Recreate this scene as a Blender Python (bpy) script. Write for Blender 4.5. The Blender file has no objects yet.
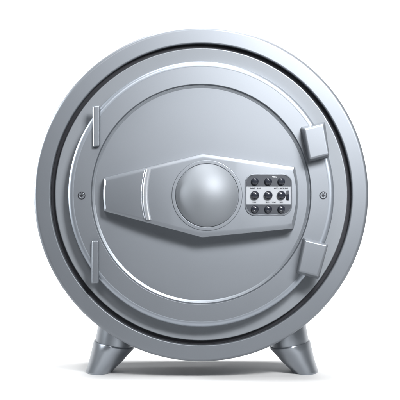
import bpy, bmesh, math
from mathutils import Vector, Matrix

S = 0.002                       # metres per drawing unit
FLOOR = 378.5                   # height of the floor line in drawing units (down positive)
CX, CY = 201.1, 194.2           # centre of the round safe
D = 1500.0                      # camera distance in drawing units
sc = bpy.context.scene
col = sc.collection
R = math.radians


def P(x, y, z=0.0):
    """drawing units (x right, y down, z towards the viewer) -> metres"""
    return Vector(((x - 200.0) * S, -z * S, (FLOOR - y) * S))


# ------------------------------------------------------------------ camera
cam_d = bpy.data.cameras.new('camera')
cam = bpy.data.objects.new('camera', cam_d)
col.objects.link(cam)
cam.location = P(200, 200, D)
cam.rotation_euler = (R(90), 0, 0)
cam_d.sensor_width = 36
cam_d.lens = 36 * D / 400.0
cam_d.clip_start = 0.05
cam_d.clip_end = 100
sc.camera = cam

# ------------------------------------------------------------------ world and lamps
w = bpy.data.worlds.new('World')
sc.world = w
w.use_nodes = True
bgn = w.node_tree.nodes['Background']
bgn.inputs[0].default_value = (0.86, 0.93, 1.0, 1)
bgn.inputs[1].default_value = 0.12
sc.view_settings.view_transform = 'Standard'
sc.view_settings.look = 'None'
sc.view_settings.exposure = 0
sc.view_settings.gamma = 1


def area(name, pos, target, sx, sy, radiance, color=(1, 1, 1), spread=180):
    l = bpy.data.lights.new(name, 'AREA')
    l.shape = 'RECTANGLE'
    l.size = sx * S
    l.size_y = sy * S
    l.energy = radiance * math.pi * sx * S * sy * S
    l.color = color
    l.spread = R(spread)
    o = bpy.data.objects.new(name, l)
    col.objects.link(o)
    o.location = P(*pos)
    d = P(*target) - P(*pos)
    o.rotation_euler = d.to_track_quat('-Z', 'Y').to_euler()
    return o


area('top_softbox', (205, -500, -60), (203, 377, -60), 1000, 420, 2.3, (1.0, 1.0, 1.0), 105)
area('rear_softbox', (205, -330, -280), (203, 377, 0), 900, 300, 1.0, (1.0, 1.0, 1.0), 90)
area('brow_strip', (205, -330, 90), (203, 250, 0), 600, 40, 1.0, (1.0, 1.0, 1.0), 60)  # added strip lamp to brighten the lower wall of the door recess
area('key_softbox', (450, -250, 700), (266, 112, 0), 200, 200, 7.6, (1.0, 1.0, 1.0), 42)
area('side_key', (600, -160, 700), (300, 140, 0), 200, 200, 1.7, (1.0, 1.0, 1.0), 30)
area('left_fill', (-60, -260, 700), (55, 150, 0), 220, 220, 0.8, (1.0, 1.0, 1.0), 40)
area('left_floor_light', (-140, -300, -110), (20, 378, -100), 200, 200, 0.8, (1, 1, 1), 28)  # added lamp, lifts the floor beside the safe to narrow its shadow
area('right_floor_light', (545, -300, -110), (382, 378, -100), 200, 200, 0.8, (1, 1, 1), 28)  # added to match, lifts the floor on the right
area('side_strip', (-330, 60, -60), (60, 160, 0), 60, 240, 9.0, (0.96, 0.985, 1.0), 40)
area('top_strip', (160, -320, -60), (200, 60, 0), 600, 60, 4.0, (0.98, 0.99, 1.0), 80)  # added strip lamp behind the face to brighten the upper bevels
area('backdrop_light', (200, -700, -1400), (200, 300, -1700), 2800, 1000, 0.5, (1, 1, 1), 100)
area('backdrop_fill', (200, -500, -900), (200, 100, -2200), 2600, 900, 1.9)
area('rear_floor_light', (200, -700, -700), (200, 377, -900), 2800, 500, 2.1, (1, 1, 1), 80)

# ------------------------------------------------------------------ materials


def metal(name, base, metallic=0.6, rough=0.38, grain=0.02, coat=0.0, bump=0.0):
    m = bpy.data.materials.new(name)
    m.use_nodes = True
    nt = m.node_tree
    b = nt.nodes['Principled BSDF']
    b.inputs['Metallic'].default_value = metallic
    b.inputs['Coat Weight'].default_value = coat
    b.inputs['Coat Roughness'].default_value = 0.15
    tc = nt.nodes.new('ShaderNodeTexCoord')
    n = nt.nodes.new('ShaderNodeTexNoise')
    n.inputs['Scale'].default_value = 900
    n.inputs['Detail'].default_value = 3
    nt.links.new(tc.outputs['Object'], n.inputs['Vector'])
    r = nt.nodes.new('ShaderNodeMapRange')
    r.inputs['To Min'].default_value = 1 - grain
    r.inputs['To Max'].default_value = 1 + grain
    nt.links.new(n.outputs['Fac'], r.inputs['Value'])
    mx = nt.nodes.new('ShaderNodeVectorMath')
    mx.operation = 'SCALE'
    mx.inputs[0].default_value = base
    nt.links.new(r.outputs[0], mx.inputs['Scale'])
    nt.links.new(mx.outputs[0], b.inputs['Base Color'])
    n2 = nt.nodes.new('ShaderNodeTexNoise')
    n2.inputs['Scale'].default_value = 14
    n2.inputs['Detail'].default_value = 4
    nt.links.new(tc.outputs['Object'], n2.inputs['Vector'])
    r2 = nt.nodes.new('ShaderNodeMapRange')
    r2.inputs['To Min'].default_value = rough - 0.03
    r2.inputs['To Max'].default_value = rough + 0.03
    nt.links.new(n2.outputs['Fac'], r2.inputs['Value'])
    nt.links.new(r2.outputs[0], b.inputs['Roughness'])
    if bump:
        bp = nt.nodes.new('ShaderNodeBump')
        bp.inputs['Strength'].default_value = bump
        bp.inputs['Distance'].default_value = 0.0002
        nt.links.new(n.outputs['Fac'], bp.inputs['Height'])
        nt.links.new(bp.outputs[0], b.inputs['Normal'])
    return m


M_silver = metal('silver_paint', (0.170, 0.1855, 0.207), 0.6, 0.48, 0.03, coat=0.22, bump=0.05)
M_frame = metal('lightened_silver', (0.204, 0.2205, 0.242), 0.6, 0.48, 0.03, coat=0.22, bump=0.05)  # silver paint lightened to offset shade on the sloping frame ring
M_foot = metal('foot_metal', (0.31, 0.335, 0.37), 0.85, 0.33, 0.02)
M_gap = metal('black_gap', (0.006, 0.007, 0.012), 0.0, 0.7)
M_dome = metal('dome_satin', (0.180, 0.195, 0.214), 0.55, 0.60, 0.02)
M_bright = metal('bright_trim', (0.42, 0.445, 0.48), 0.7, 0.36, 0.01)
M_glint = metal('recess_glint', (0.22, 0.24, 0.265), 0.8, 0.46, 0.01)  # lighter metal that puts a bright line in the recess
M_edge = metal('edge_highlight', (0.27, 0.297, 0.335), 0.75, 0.40, 0.01)  # lighter than the silver, to build up the door edge highlight
M_strip = metal('charcoal_panel', (0.012, 0.016, 0.024), 0.0, 0.6, 0.08)
M_panel = metal('pale_panel', (0.22, 0.235, 0.255), 0.1, 0.5, 0.02)
M_black = metal('glossy_black', (0.012, 0.014, 0.02), 0.0, 0.18, 0.02)
M_ink = metal('dark_ink', (0.02, 0.022, 0.03), 0.0, 0.6)
M_white = metal('white_ink', (0.35, 0.36, 0.38), 0.0, 0.5)
M_rubber = metal('grey_rubber', (0.06, 0.065, 0.08), 0.0, 0.5)
M_floor = metal('white_floor', (0.88, 0.88, 0.88), 0.0, 0.6, 0.005)

# ------------------------------------------------------------------ mesh helpers


def link(name, me, m, parent=None, bevel=None, seg=3, smooth=True, wn=True):
    me.materials.append(m)
    o = bpy.data.objects.new(name, me)
    col.objects.link(o)
    if parent is not None:
        o.parent = parent
        o.matrix_parent_inverse = parent_world(parent).inverted()
    if smooth:
        for p in me.polygons:
            p.use_smooth = True
        me.set_sharp_from_angle(angle=R(32))
    if bevel:
        b = o.modifiers.new('bevel', 'BEVEL')
        b.width = bevel * S
        b.segments = seg
        b.limit_method = 'ANGLE'
        b.angle_limit = R(28)
        b.use_clamp_overlap = True
        b.harden_normals = False
    if wn and smooth:
        k = o.modifiers.new('normals', 'WEIGHTED_NORMAL')
        k.keep_sharp = not bevel
        k.weight = 90
    return o


def parent_world(o):
    mtx = Matrix.LocRotScale(o.location, o.rotation_euler, o.scale)
    if o.parent:
        return parent_world(o.parent) @ o.matrix_parent_inverse @ mtx
    return mtx


def mesh_from(bm, name):
    bmesh.ops.recalc_face_normals(bm, faces=bm.faces)
    me = bpy.data.meshes.new(name)
    bm.to_mesh(me)
    bm.free()
    return me


def lathe(profile, cx, cy, n=256, closed=True):
    """profile: list of (radius, z); revolved about the viewing-direction axis through (cx, cy)"""
    bm = bmesh.new()
    rings = []
    for r, z in profile:
        if r < 1e-6:
            rings.append([bm.verts.new(P(cx, cy, z))])
        else:
            rings.append([bm.verts.new(P(cx + r * math.cos(2 * math.pi * i / n),
                                         cy + r * math.sin(2 * math.pi * i / n), z)) for i in range(n)])
    pairs = list(zip(rings, rings[1:]))
    if closed:
        pairs.append((rings[-1], rings[0]))
    for a, b in pairs:
        if len(a) == 1 and len(b) == 1:
            continue
        for i in range(n):
            j = (i + 1) % n
            if len(a) == 1:
                bm.faces.new((a[0], b[i], b[j]))
            elif len(b) == 1:
                bm.faces.new((a[i], a[j], b[0]))
            else:
                bm.faces.new((a[i], a[j], b[j], b[i]))
    return bm


def rounded(pts, seg=6):
    """pts: (r, z, fillet) polyline -> points with rounded corners"""
    out = []
    for i, p in enumerate(pts):
        f = p[2] if len(p) > 2 else 0
        if not f or i == 0 or i == len(pts) - 1:
            out.append((p[0], p[1]))
            continue
        c = Vector(p[:2])
        a = Vector(pts[i - 1][:2]) - c
        b = Vector(pts[i + 1][:2]) - c
        a.normalize()
        b.normalize()
        ang = a.angle(b)
        t = f / math.tan(ang / 2)
        p0 = c + a * t
        p1 = c + b * t
        bis = (a + b).normalized()
        o = c + bis * (f / math.sin(ang / 2))
        v0 = p0 - o
        v1 = p1 - o
        tot = v0.angle(v1)
        for k in range(seg + 1):
            u = k / seg
            s = math.sin(tot)
            v = v0 * (math.sin((1 - u) * tot) / s) + v1 * (math.sin(u * tot) / s)
            out.append(tuple(o + v))
    return out


def frustum(base, front, z0, z1):
    """prism between two outlines with the same number of (x, y) points"""
    bm = bmesh.new()
    a = [bm.verts.new(P(x, y, z0)) for x, y in base]
    b = [bm.verts.new(P(x, y, z1)) for x, y in front]
    n = len(a)
    for i in range(n):
        j = (i + 1) % n
        bm.faces.new((a[i], a[j], b[j], b[i]))
    bm.faces.new(a)
    bm.faces.new(b)
    return bm


def comp(pts, z):
    """true size of an outline that stands z in front of the drawing plane"""
    k = (D - z) / D
    return [(200 + (x - 200) * k, 200 + (y - 200) * k) for x, y in pts]


def arc(p0, p1, bulge, n=8):
    """points from p0 to p1 along a shallow arc; bulge is the sideways offset of the middle"""
    p0 = Vector(p0)
    p1 = Vector(p1)
    d = p1 - p0
    nrm = Vector((-d.y, d.x)).normalized()
    return [tuple(p0 + d * t + nrm * bulge * 4 * t * (1 - t)) for t in [k / n for k in range(n + 1)]]


def text_mesh(s, x, y, z, size, width=None):
    cu = bpy.data.curves.new('lettering', 'FONT')
    cu.body = s
    cu.size = size * S / 0.7
    cu.extrude = 0.08 * S
    cu.offset = 0.10 * S
    cu.align_x = 'CENTER'
    cu.align_y = 'CENTER'
    o = bpy.data.objects.new('lettering', cu)
    col.objects.link(o)
    bpy.context.view_layer.update()
    me = bpy.data.meshes.new_from_object(o.evaluated_get(bpy.context.evaluated_depsgraph_get()))
    bpy.data.objects.remove(o)
    xs = [v.co.x for v in me.vertices]
    w0 = max(xs) - min(xs)
    k = (width * S / w0) if width else 1
    me.transform(Matrix.Translation(P(x, y, z)) @ Matrix.Rotation(R(90), 4, 'X') @ Matrix.Diagonal((k, 1, 1, 1)))
    for v in me.vertices:
        d = max(0.0, abs(v.co.x / S + 200 - 205.0) - 28.0)
        v.co.y += 0.0017 * d * d * S
    return me


# ------------------------------------------------------------------ setting
def sheet(name, pts_yz, half):
    bm = bmesh.new()
    L = [bm.verts.new((-half, y, z)) for y, z in pts_yz]
    Rr = [bm.verts.new((half, y, z)) for y, z in pts_yz]
    for i in range(len(L) - 1):
        bm.faces.new((L[i], Rr[i], Rr[i + 1], L[i + 1]))
    me = bpy.data.meshes.new(name)
    bm.to_mesh(me)
    bm.free()
    o = link(name, me, M_floor, smooth=True, wn=False)
    o['kind'] = 'structure'
    return o


sheet('floor', [(-3.2, 0), (2.2, 0)], 4.5)
cv = [(2.2 + 1.6 * math.sin(R(a)), 1.6 - 1.6 * math.cos(R(a))) for a in range(0, 91, 6)] + [(3.8, 4.2)]
sheet('backdrop', cv, 4.5)

# ------------------------------------------------------------------ the safe
safe = bpy.data.objects.new('round_safe', None)
col.objects.link(safe)
safe.location = P(CX, FLOOR, -70)
safe['label'] = 'round silver metal safe with domed dial and keypad handle, standing on two flared feet'
safe['category'] = 'safe'
bpy.context.view_layer.update()

# drum with its flat outer rim
body = link('body', mesh_from(lathe(rounded([
    (0, -12), (150.9, -12), (150.9, 0, 1.4), (167.4, 0, 3.4), (167.4, -24, 1.5), (163.5, -26, 1.0),
    (163.5, -160, 8), (150, -170, 3), (0, -170)]), CX, CY, closed=False), 'body'), M_silver, safe)
link('gap_ring', mesh_from(lathe([(146.2, -11), (150.7, -11), (150.7, -8.5), (146.2, -8.5)], CX, CY), 'gap_ring'), M_gap, safe)

# dished frame ring between the rim and the door
frame = link('door_frame', mesh_from(lathe(rounded([
    (110, -11.5), (146.7, -11.5), (146.7, -3.8, 1.0), (131.0, -5.6, 0.6), (110, -5.6)]), CX, CY), 'door_frame'), M_frame, safe)

# door: raised disc with a rolled edge and a sunken middle
zd = 12
k = (D - zd) / D
ro, ri = 133.0 * k, 109.4 * k
door = link('door', mesh_from(lathe(rounded([
    (0, -8), (ro - 0.5, -8), (ro, zd, 4.4), (ri + 0.8, zd, 0.5), (ri - 0.2, zd - 3.0), (ri - 2.6, zd - 4.0), (0, zd - 4.0)], 8),
    CX, CY, closed=False), 'door'), M_silver, safe)
ZP = zd - 4.0      # level of the sunken middle
link('glint_ring', mesh_from(lathe(rounded([(ri - 0.1, zd - 4.0), (ri - 0.1, zd - 2.6, 0.3), (ri - 1.9, zd - 3.5, 0.4), (ri - 2.9, zd - 3.9), (ri - 2.9, zd - 4.2)], 6), CX, CY), 'glint_ring'), M_glint, door)  # ring added to carry the bright line along the recess wall


def screw(x, y):
    x, y = comp([(x, y)], zd)[0]
    s = link('screw', mesh_from(lathe(rounded([(0, zd - 1), (3.1, zd - 1), (3.1, zd + 0.7, 0.4), (2.2, zd + 0.7, 0.3),
                                               (2.0, zd + 0.2), (0, zd + 0.2)], 3), x, y, 48, closed=False), 'screw'), M_silver, safe)
    link('screw_ring', mesh_from(lathe([(3.1, zd + 0.1), (3.8, zd + 0.1), (3.8, zd + 0.25), (3.1, zd + 0.25)], x, y, 48), 'screw_ring'), M_gap, s)
    hexa = [(x + 1.5 * math.cos(R(60 * i + 10)), y + 1.5 * math.sin(R(60 * i + 10))) for i in range(6)]
    link('socket', mesh_from(frustum(hexa, hexa, zd + 0.1, zd + 0.5), 'socket'), M_gap, s, smooth=False)


screw(81.6, 195.6)
screw(323.2, 195.4)


link('highlight_trim', mesh_from(lathe([(ro - 5.4, zd - 1.5)] + rounded([(ro - 5.4, zd + 0.02), (ro - 4.8, zd + 0.12), (ro + 0.25, zd + 0.12, 4.2), (ro + 0.25, zd - 9)], 14) +
                                  [(ro - 5.4, zd - 9)], CX, CY), 'highlight_trim'), M_edge, door)  # lighter ring added over the door fillet to widen its highlight


# hinge plates on the left, standing proud of the door
def hinge(front, base):
    return link('hinge', mesh_from(frustum(comp(base, zd - 1), comp(front, zd + 5.5), zd - 1, zd + 5.5), 'hinge'), M_silver, safe, bevel=1.3, seg=4)


hinge([(93.4, 106.4), (99.6, 106.0), (99.6, 146.0), (93.6, 147.0)], [(92.2, 105.8), (100.2, 105.4), (100.2, 146.8), (92.4, 147.4)])
hinge([(92.2, 241.0), (98.4, 240.6), (98.2, 283.0), (92.0, 283.4)], [(91.0, 240.4), (99.2, 240.0), (99.0, 283.6), (90.8, 283.9)])


# clamp lugs on the right
def lug(front, base, z1, bev):
    z0 = 10.0
    o = link('clamp_lug', mesh_from(frustum(comp(base, z0), comp(front, z1), z0, z1), 'clamp_lug'), M_silver, safe, bevel=bev, seg=4)
    return o


lug([(303.6, 128.8), (323.8, 123.6), (329.4, 154.6), (309.6, 159.6)],
    [(299.6, 127.2), (325.2, 121.6), (329.6, 157.0), (308.4, 162.6)], 29, 2.0)
lug([(304.6, 239.4), (328.0, 245.0), (318.0, 276.6), (297.8, 271.6)],
    [(302.6, 236.8), (328.6, 243.6), (319.0, 279.4), (296.0, 273.6)], 29, 2.0)

# handle: long six-sided grip, thickest at the dial and thinning towards both ends
def bend(bm, step=4.0):
    x = 102.0
    while x < 300.0:
        if x < 176 or x > 232:
            bmesh.ops.bisect_plane(bm, geom=bm.verts[:] + bm.edges[:] + bm.faces[:], plane_co=P(x, 0, 0), plane_no=(1, 0, 0), dist=1e-7)
        x += step
    return warp(bm)


def warp(bm):
    for v in bm.verts:
        z = -v.co.y / S
        if z > 14:
            d = max(0.0, abs(v.co.x / S + 200 - 205.0) - 28.0)
            v.co.y += 0.0017 * d * d * S
    return bm


ZH = 30


def outline(inset_t, inset_b, inset_l, inset_r):
    left = arc((104.0 + inset_l, 211.4 - inset_b * .6), (104.0 + inset_l, 177.4 + inset_t), -1.4 * -1 * -1, 8)
    right = arc((295.0 - inset_r, 166.6 + inset_t), (293.4 - inset_r, 229.0 - inset_b), -4.2, 14)
    return left + [(203.0, 153.6 + inset_t)] + right + [(202.0, 237.6 - inset_b)]


base = outline(0, 0, 0, 0)
shoulder = outline(0.4, 0.4, 0.2, 0.4)
face = outline(4.2, 5.6, 1.6, 1.8)


def loft(levels):
    """levels: list of (outline, z)"""
    bm = bmesh.new()
    rings = [[bm.verts.new(P(x, y, z)) for x, y in comp(o, z)] for o, z in levels]
    n = len(rings[0])
    for a, b in zip(rings, rings[1:]):
        for i in range(n):
            j = (i + 1) % n
            bm.faces.new((a[i], a[j], b[j], b[i]))
    bm.faces.new(rings[0])
    bm.faces.new(rings[-1])
    return bm


handle = link('handle', mesh_from(bend(loft([(base, ZP - 0.5), (shoulder, ZH - 1.7), (face, ZH)])), 'handle'), M_silver, safe, bevel=0.9, seg=3)


# rib across the grip where the end cap meets it
def rib(x_top, y_top, x_bot, y_bot, wd, h, bulge, m, nm):
    pts = arc((x_top, y_top), (x_bot, y_bot), bulge, 16)
    bm = bmesh.new()
    rings = []
    nseg = 10
    for i, (x, y) in enumerate(pts):
        ring = []
        for q in range(nseg + 1):
            a = math.pi * q / nseg
            xx = x - wd / 2 * math.cos(a)
            zz = ZH - 2.5 + (h + 2.5) * math.sin(a) ** 0.5
            ring.append(bm.verts.new(P(*comp([(xx, y)], ZH)[0], zz)))
        rings.append(ring)
    for a, b in zip(rings, rings[1:]):
        for q in range(nseg):
            bm.faces.new((a[q], a[q + 1], b[q + 1], b[q]))
        bm.faces.new((a[nseg], a[0], b[0], b[nseg]))
    bm.faces.new(rings[0])
    bm.faces.new(rings[-1])
    return link(nm, mesh_from(warp(bm), nm), m, handle, wn=False)


rib(149.0, 169.2, 148.6, 219.6, 6.2, 1.9, 3.4, M_bright, 'rib')
rib(144.9, 170.6, 144.4, 218.4, 1.4, 0.8, 3.2, M_bright, 'trim')

# dial dome with its collar
kx, ky = comp([(207, 195.4)], ZH)[0]
kk = (D - ZH) / D
collar = link('dial_collar', mesh_from(lathe(rounded([(0, ZH - 1), (36.0 * kk, ZH - 1), (35.0 * kk, ZH + 0.9, 0.6), (32.0 * kk, ZH + 0.9, 0.4),
                                       (31.6 * kk, ZH + 0.2), (0, ZH + 0.2)], 4), kx, ky, 160, closed=False), 'dial_collar'), M_silver, handle)
Rd = 31.2 * 0.98
hd = 13.5
rs = (Rd * Rd + hd * hd) / (2 * hd)
prof = [(0, ZH + 0.4), (Rd, ZH + 0.4), (Rd, ZH + 1.2)]
for i in range(1, 25):
    r = Rd * (1 - i / 24)
    prof.append((r, ZH + 1.2 + math.sqrt(rs * rs - r * r) - (rs - hd)))
link('dial_dome', mesh_from(lathe(prof, kx, ky, 160, closed=False), 'dial_dome'), M_dome, handle)


# ------------------------------------------------------------------ keypad
def rrect(x0, y0, x1, y1, rt, rb, n=8, rtr=None):
    pts = []
    for cx, cy, r, a0 in ((x0 + rt, y0 + rt, rt, 180), (x1 - (rtr or rt), y0 + (rtr or rt), (rtr or rt), 270), (x1 - rb, y1 - rb, rb, 0), (x0 + rb, y1 - rb, rb, 90)):
        for i in range(n + 1):
            a = R(a0 + 90 * i / n)
            pts.append((cx + r * math.cos(a), cy + r * math.sin(a)))
    return pts


def ring_mesh(levels):
    bm = bmesh.new()
    rings = [[bm.verts.new(P(x, y, z)) for x, y in comp(o, ZH)] for o, z in levels]
    n = len(rings[0])
    rings.append(rings[0])
    for a, b in zip(rings, rings[1:]):
        for i in range(n):
            j = (i + 1) % n
            bm.faces.new((a[i], a[j], b[j], b[i]))
    return bm


def bend_ring(levels):
    return bend(ring_mesh(levels))


def slab(pts, z0, z1):
    p = comp(pts, ZH)
    return frustum(p, p, z0, z1)


kp = link('keypad', mesh_from(bend(slab(rrect(246.2, 175.0, 291.2, 214.2, 8.5, 9.5), ZH - 0.4, ZH + 0.25)), 'keypad'), M_panel, safe, smooth=False)
link('bezel', mesh_from(bend_ring([
    (rrect(244.8, 173.6, 292.6, 215.8, 9.6, 10.6), ZH - 0.3), (rrect(245.0, 173.8, 292.4, 215.5, 9.5, 10.4), ZH + 1.0),
    (rrect(245.6, 174.4, 291.8, 214.9, 9.1, 10.0), ZH + 1.3), (rrect(246.4, 175.2, 291.0, 214.1, 8.4, 9.3), ZH + 0.4),
    (rrect(246.4, 175.2, 291.0, 214.1, 8.4, 9.3), ZH - 0.3)], ), 'bezel'), M_silver, kp)


def strip(y0, y1, top):
    full = rrect(246.4, 175.2, 291.0, 214.1, 8.4, 9.3, 10)
    if top:
        pts = [(x, y) for x, y in full if y < y1 - 0.3] 
        pts = sorted([p for p in pts if p[0] < 268], key=lambda p: (-p[1], p[0])) + sorted([p for p in pts if p[0] >= 268], key=lambda p: (p[1], p[0]))
        pts = [(246.4, y1)] + pts + [(291.0, y1)]
    else:
        pts = [(x, y) for x, y in full if y > y0 + 0.3]
        pts = sorted([p for p in pts if p[0] < 268], key=lambda p: (p[1], p[0])) + sorted([p for p in pts if p[0] >= 268], key=lambda p: (-p[1], p[0]))
        pts = [(246.4, y0)] + pts + [(291.0, y0)]
    link('dark_strip', mesh_from(bend(slab(pts, ZH, ZH + 0.55)), 'dark_strip'), M_strip, kp, smooth=False)


strip(175, 186.4, True)
strip(204.4, 214, False)


def knob_mesh(r, h):
    pr = [(0, ZH + 0.2), (r, ZH + 0.2), (r, ZH + 1.4)]
    for i in range(1, 13):
        a = R(90 * i / 12)
        pr.append((r * (0.18 + 0.82 * math.cos(a)) if i < 12 else 0, ZH + 1.4 + (h - 1.4) * math.sin(a)))
    return pr


for j, (yy, r, h) in enumerate(((181.4, 3.7, 4.2), (195.2, 4.3, 5.2), (209.0, 3.7, 4.2))):
    for i, xx in enumerate((255.0, 268.4, 281.6)):
        x, y = comp([(xx, yy)], ZH + 2)[0]
        o = link('knob', mesh_from(warp(lathe(knob_mesh(r, h), x, y, 40, closed=False)), 'knob'), M_black, kp)
        if j == 2:
            o['label'] = 'small black knob with white pointer mark'
            zc = ZH + 1.4 + (h - 1.4) * 0.86
            mk = lathe([(0, zc - 0.8), (0.55, zc - 0.8), (0.55, zc + 0.2), (0.35, zc + 0.35), (0, zc + 0.35)], x - 0.4, y + 1.7, 20, closed=False)
            link('pointer', mesh_from(warp(mk), 'pointer'), M_white, kp)

# sliding switch
link('slider_slot', mesh_from(warp(slab(rrect(286.6, 190.4, 289.6, 200.6, 0.6, 0.6, 3), ZH + 0.2, ZH + 0.5)), 'slider_slot'), M_strip, kp, smooth=False)
link('slider', mesh_from(warp(slab(rrect(286.9, 194.0, 289.3, 199.0, 0.5, 0.5, 3), ZH + 0.4, ZH + 2.0)), 'slider'), M_black, kp, bevel=0.2)

# tiny lettering beside the knobs
for s, x, y, wd, m in (('MMT', 252.9, 188.5, 5.0, M_ink), ('AAP', 258.9, 188.5, 3.8, M_ink), ('MOD', 276.2, 188.5, 4.2, M_ink),
                       ('LINGUI O', 283.6, 188.5, 9.4, M_ink), ('HAA', 254.4, 202.3, 3.6, M_ink), ('ELC', 267.6, 202.3, 3.4, M_ink),
                       ('HOAT', 274.2, 202.3, 4.4, M_ink), ('DLC', 281.6, 202.3, 3.4, M_ink), ('VOAL', 274.6, 176.9, 4.4, M_white)):
    z = ZH + (0.35 if m is M_ink else 0.62)
    x, y = comp([(x, y)], ZH)[0]
    link('lettering', text_mesh(s, x, y, z, 1.15, wd), m, kp, smooth=False)


# ------------------------------------------------------------------ feet
def foot(sgn):
    zc = -62.0
    kz = (D - zc) / D

    def X(px):
        q = px if sgn < 0 else 404.0 - px
        return 200 + (q - 200) * kz

    def Yc(py):
        return 200 + (py - 200) * kz

    def tube(levels, name, m, parent, bev=None):
        n = 64
        bm = bmesh.new()
        rings = []
        for (xl, yl), (xr, yr), dz in levels:
            c = ((xl + xr) / 2, (yl + yr) / 2)
            h = ((xr - xl) / 2, (yr - yl) / 2)
            ring = []
            for i in range(n):
                a = 2 * math.pi * i / n
                ring.append(bm.verts.new(P(X(c[0] + h[0] * math.cos(a)), min(Yc(c[1] + h[1] * math.cos(a)), FLOOR), zc + dz * math.sin(a))))
            rings.append(ring)
        for a, b in zip(rings, rings[1:]):
            for i in range(n):
                bm.faces.new((a[i], a[(i + 1) % n], b[(i + 1) % n], b[i]))
        bm.faces.new(rings[0])
        bm.faces.new(rings[-1])
        return link(name, mesh_from(bm, name), m, parent, bevel=bev)

    B = 371.9
    f = tube([((88.2, B + .1), (110.8, B + .1), 31), ((86.6, B - 0.6), (112.4, B - 0.6), 32.5), ((86.3, B - 2), (113.4, B - 2.4), 33),
              ((90.2, 357), (122.4, 361), 36), ((93.0, 345), (128.6, 354), 39),
              ((93.8, 341.0), (134.6, 347.6), 40), ((94.6, 339.8), (134.2, 346.4), 39.4)], 'foot', M_foot, safe)
    tube([((95.2, 342), (133.2, 348), 38), ((98.0, 326), (136, 334), 38.2), ((99.5, 316), (138, 326), 38.4)], 'foot_neck', M_foot, f)
    tube([((88.4, 378), (111.2, 378), 31.4), ((87.6, B), (111.8, B), 32)], 'foot_pad', M_rubber, f)


foot(-1)
foot(1)

# ------------------------------------------------------------------ render
sc.render.engine = 'CYCLES'
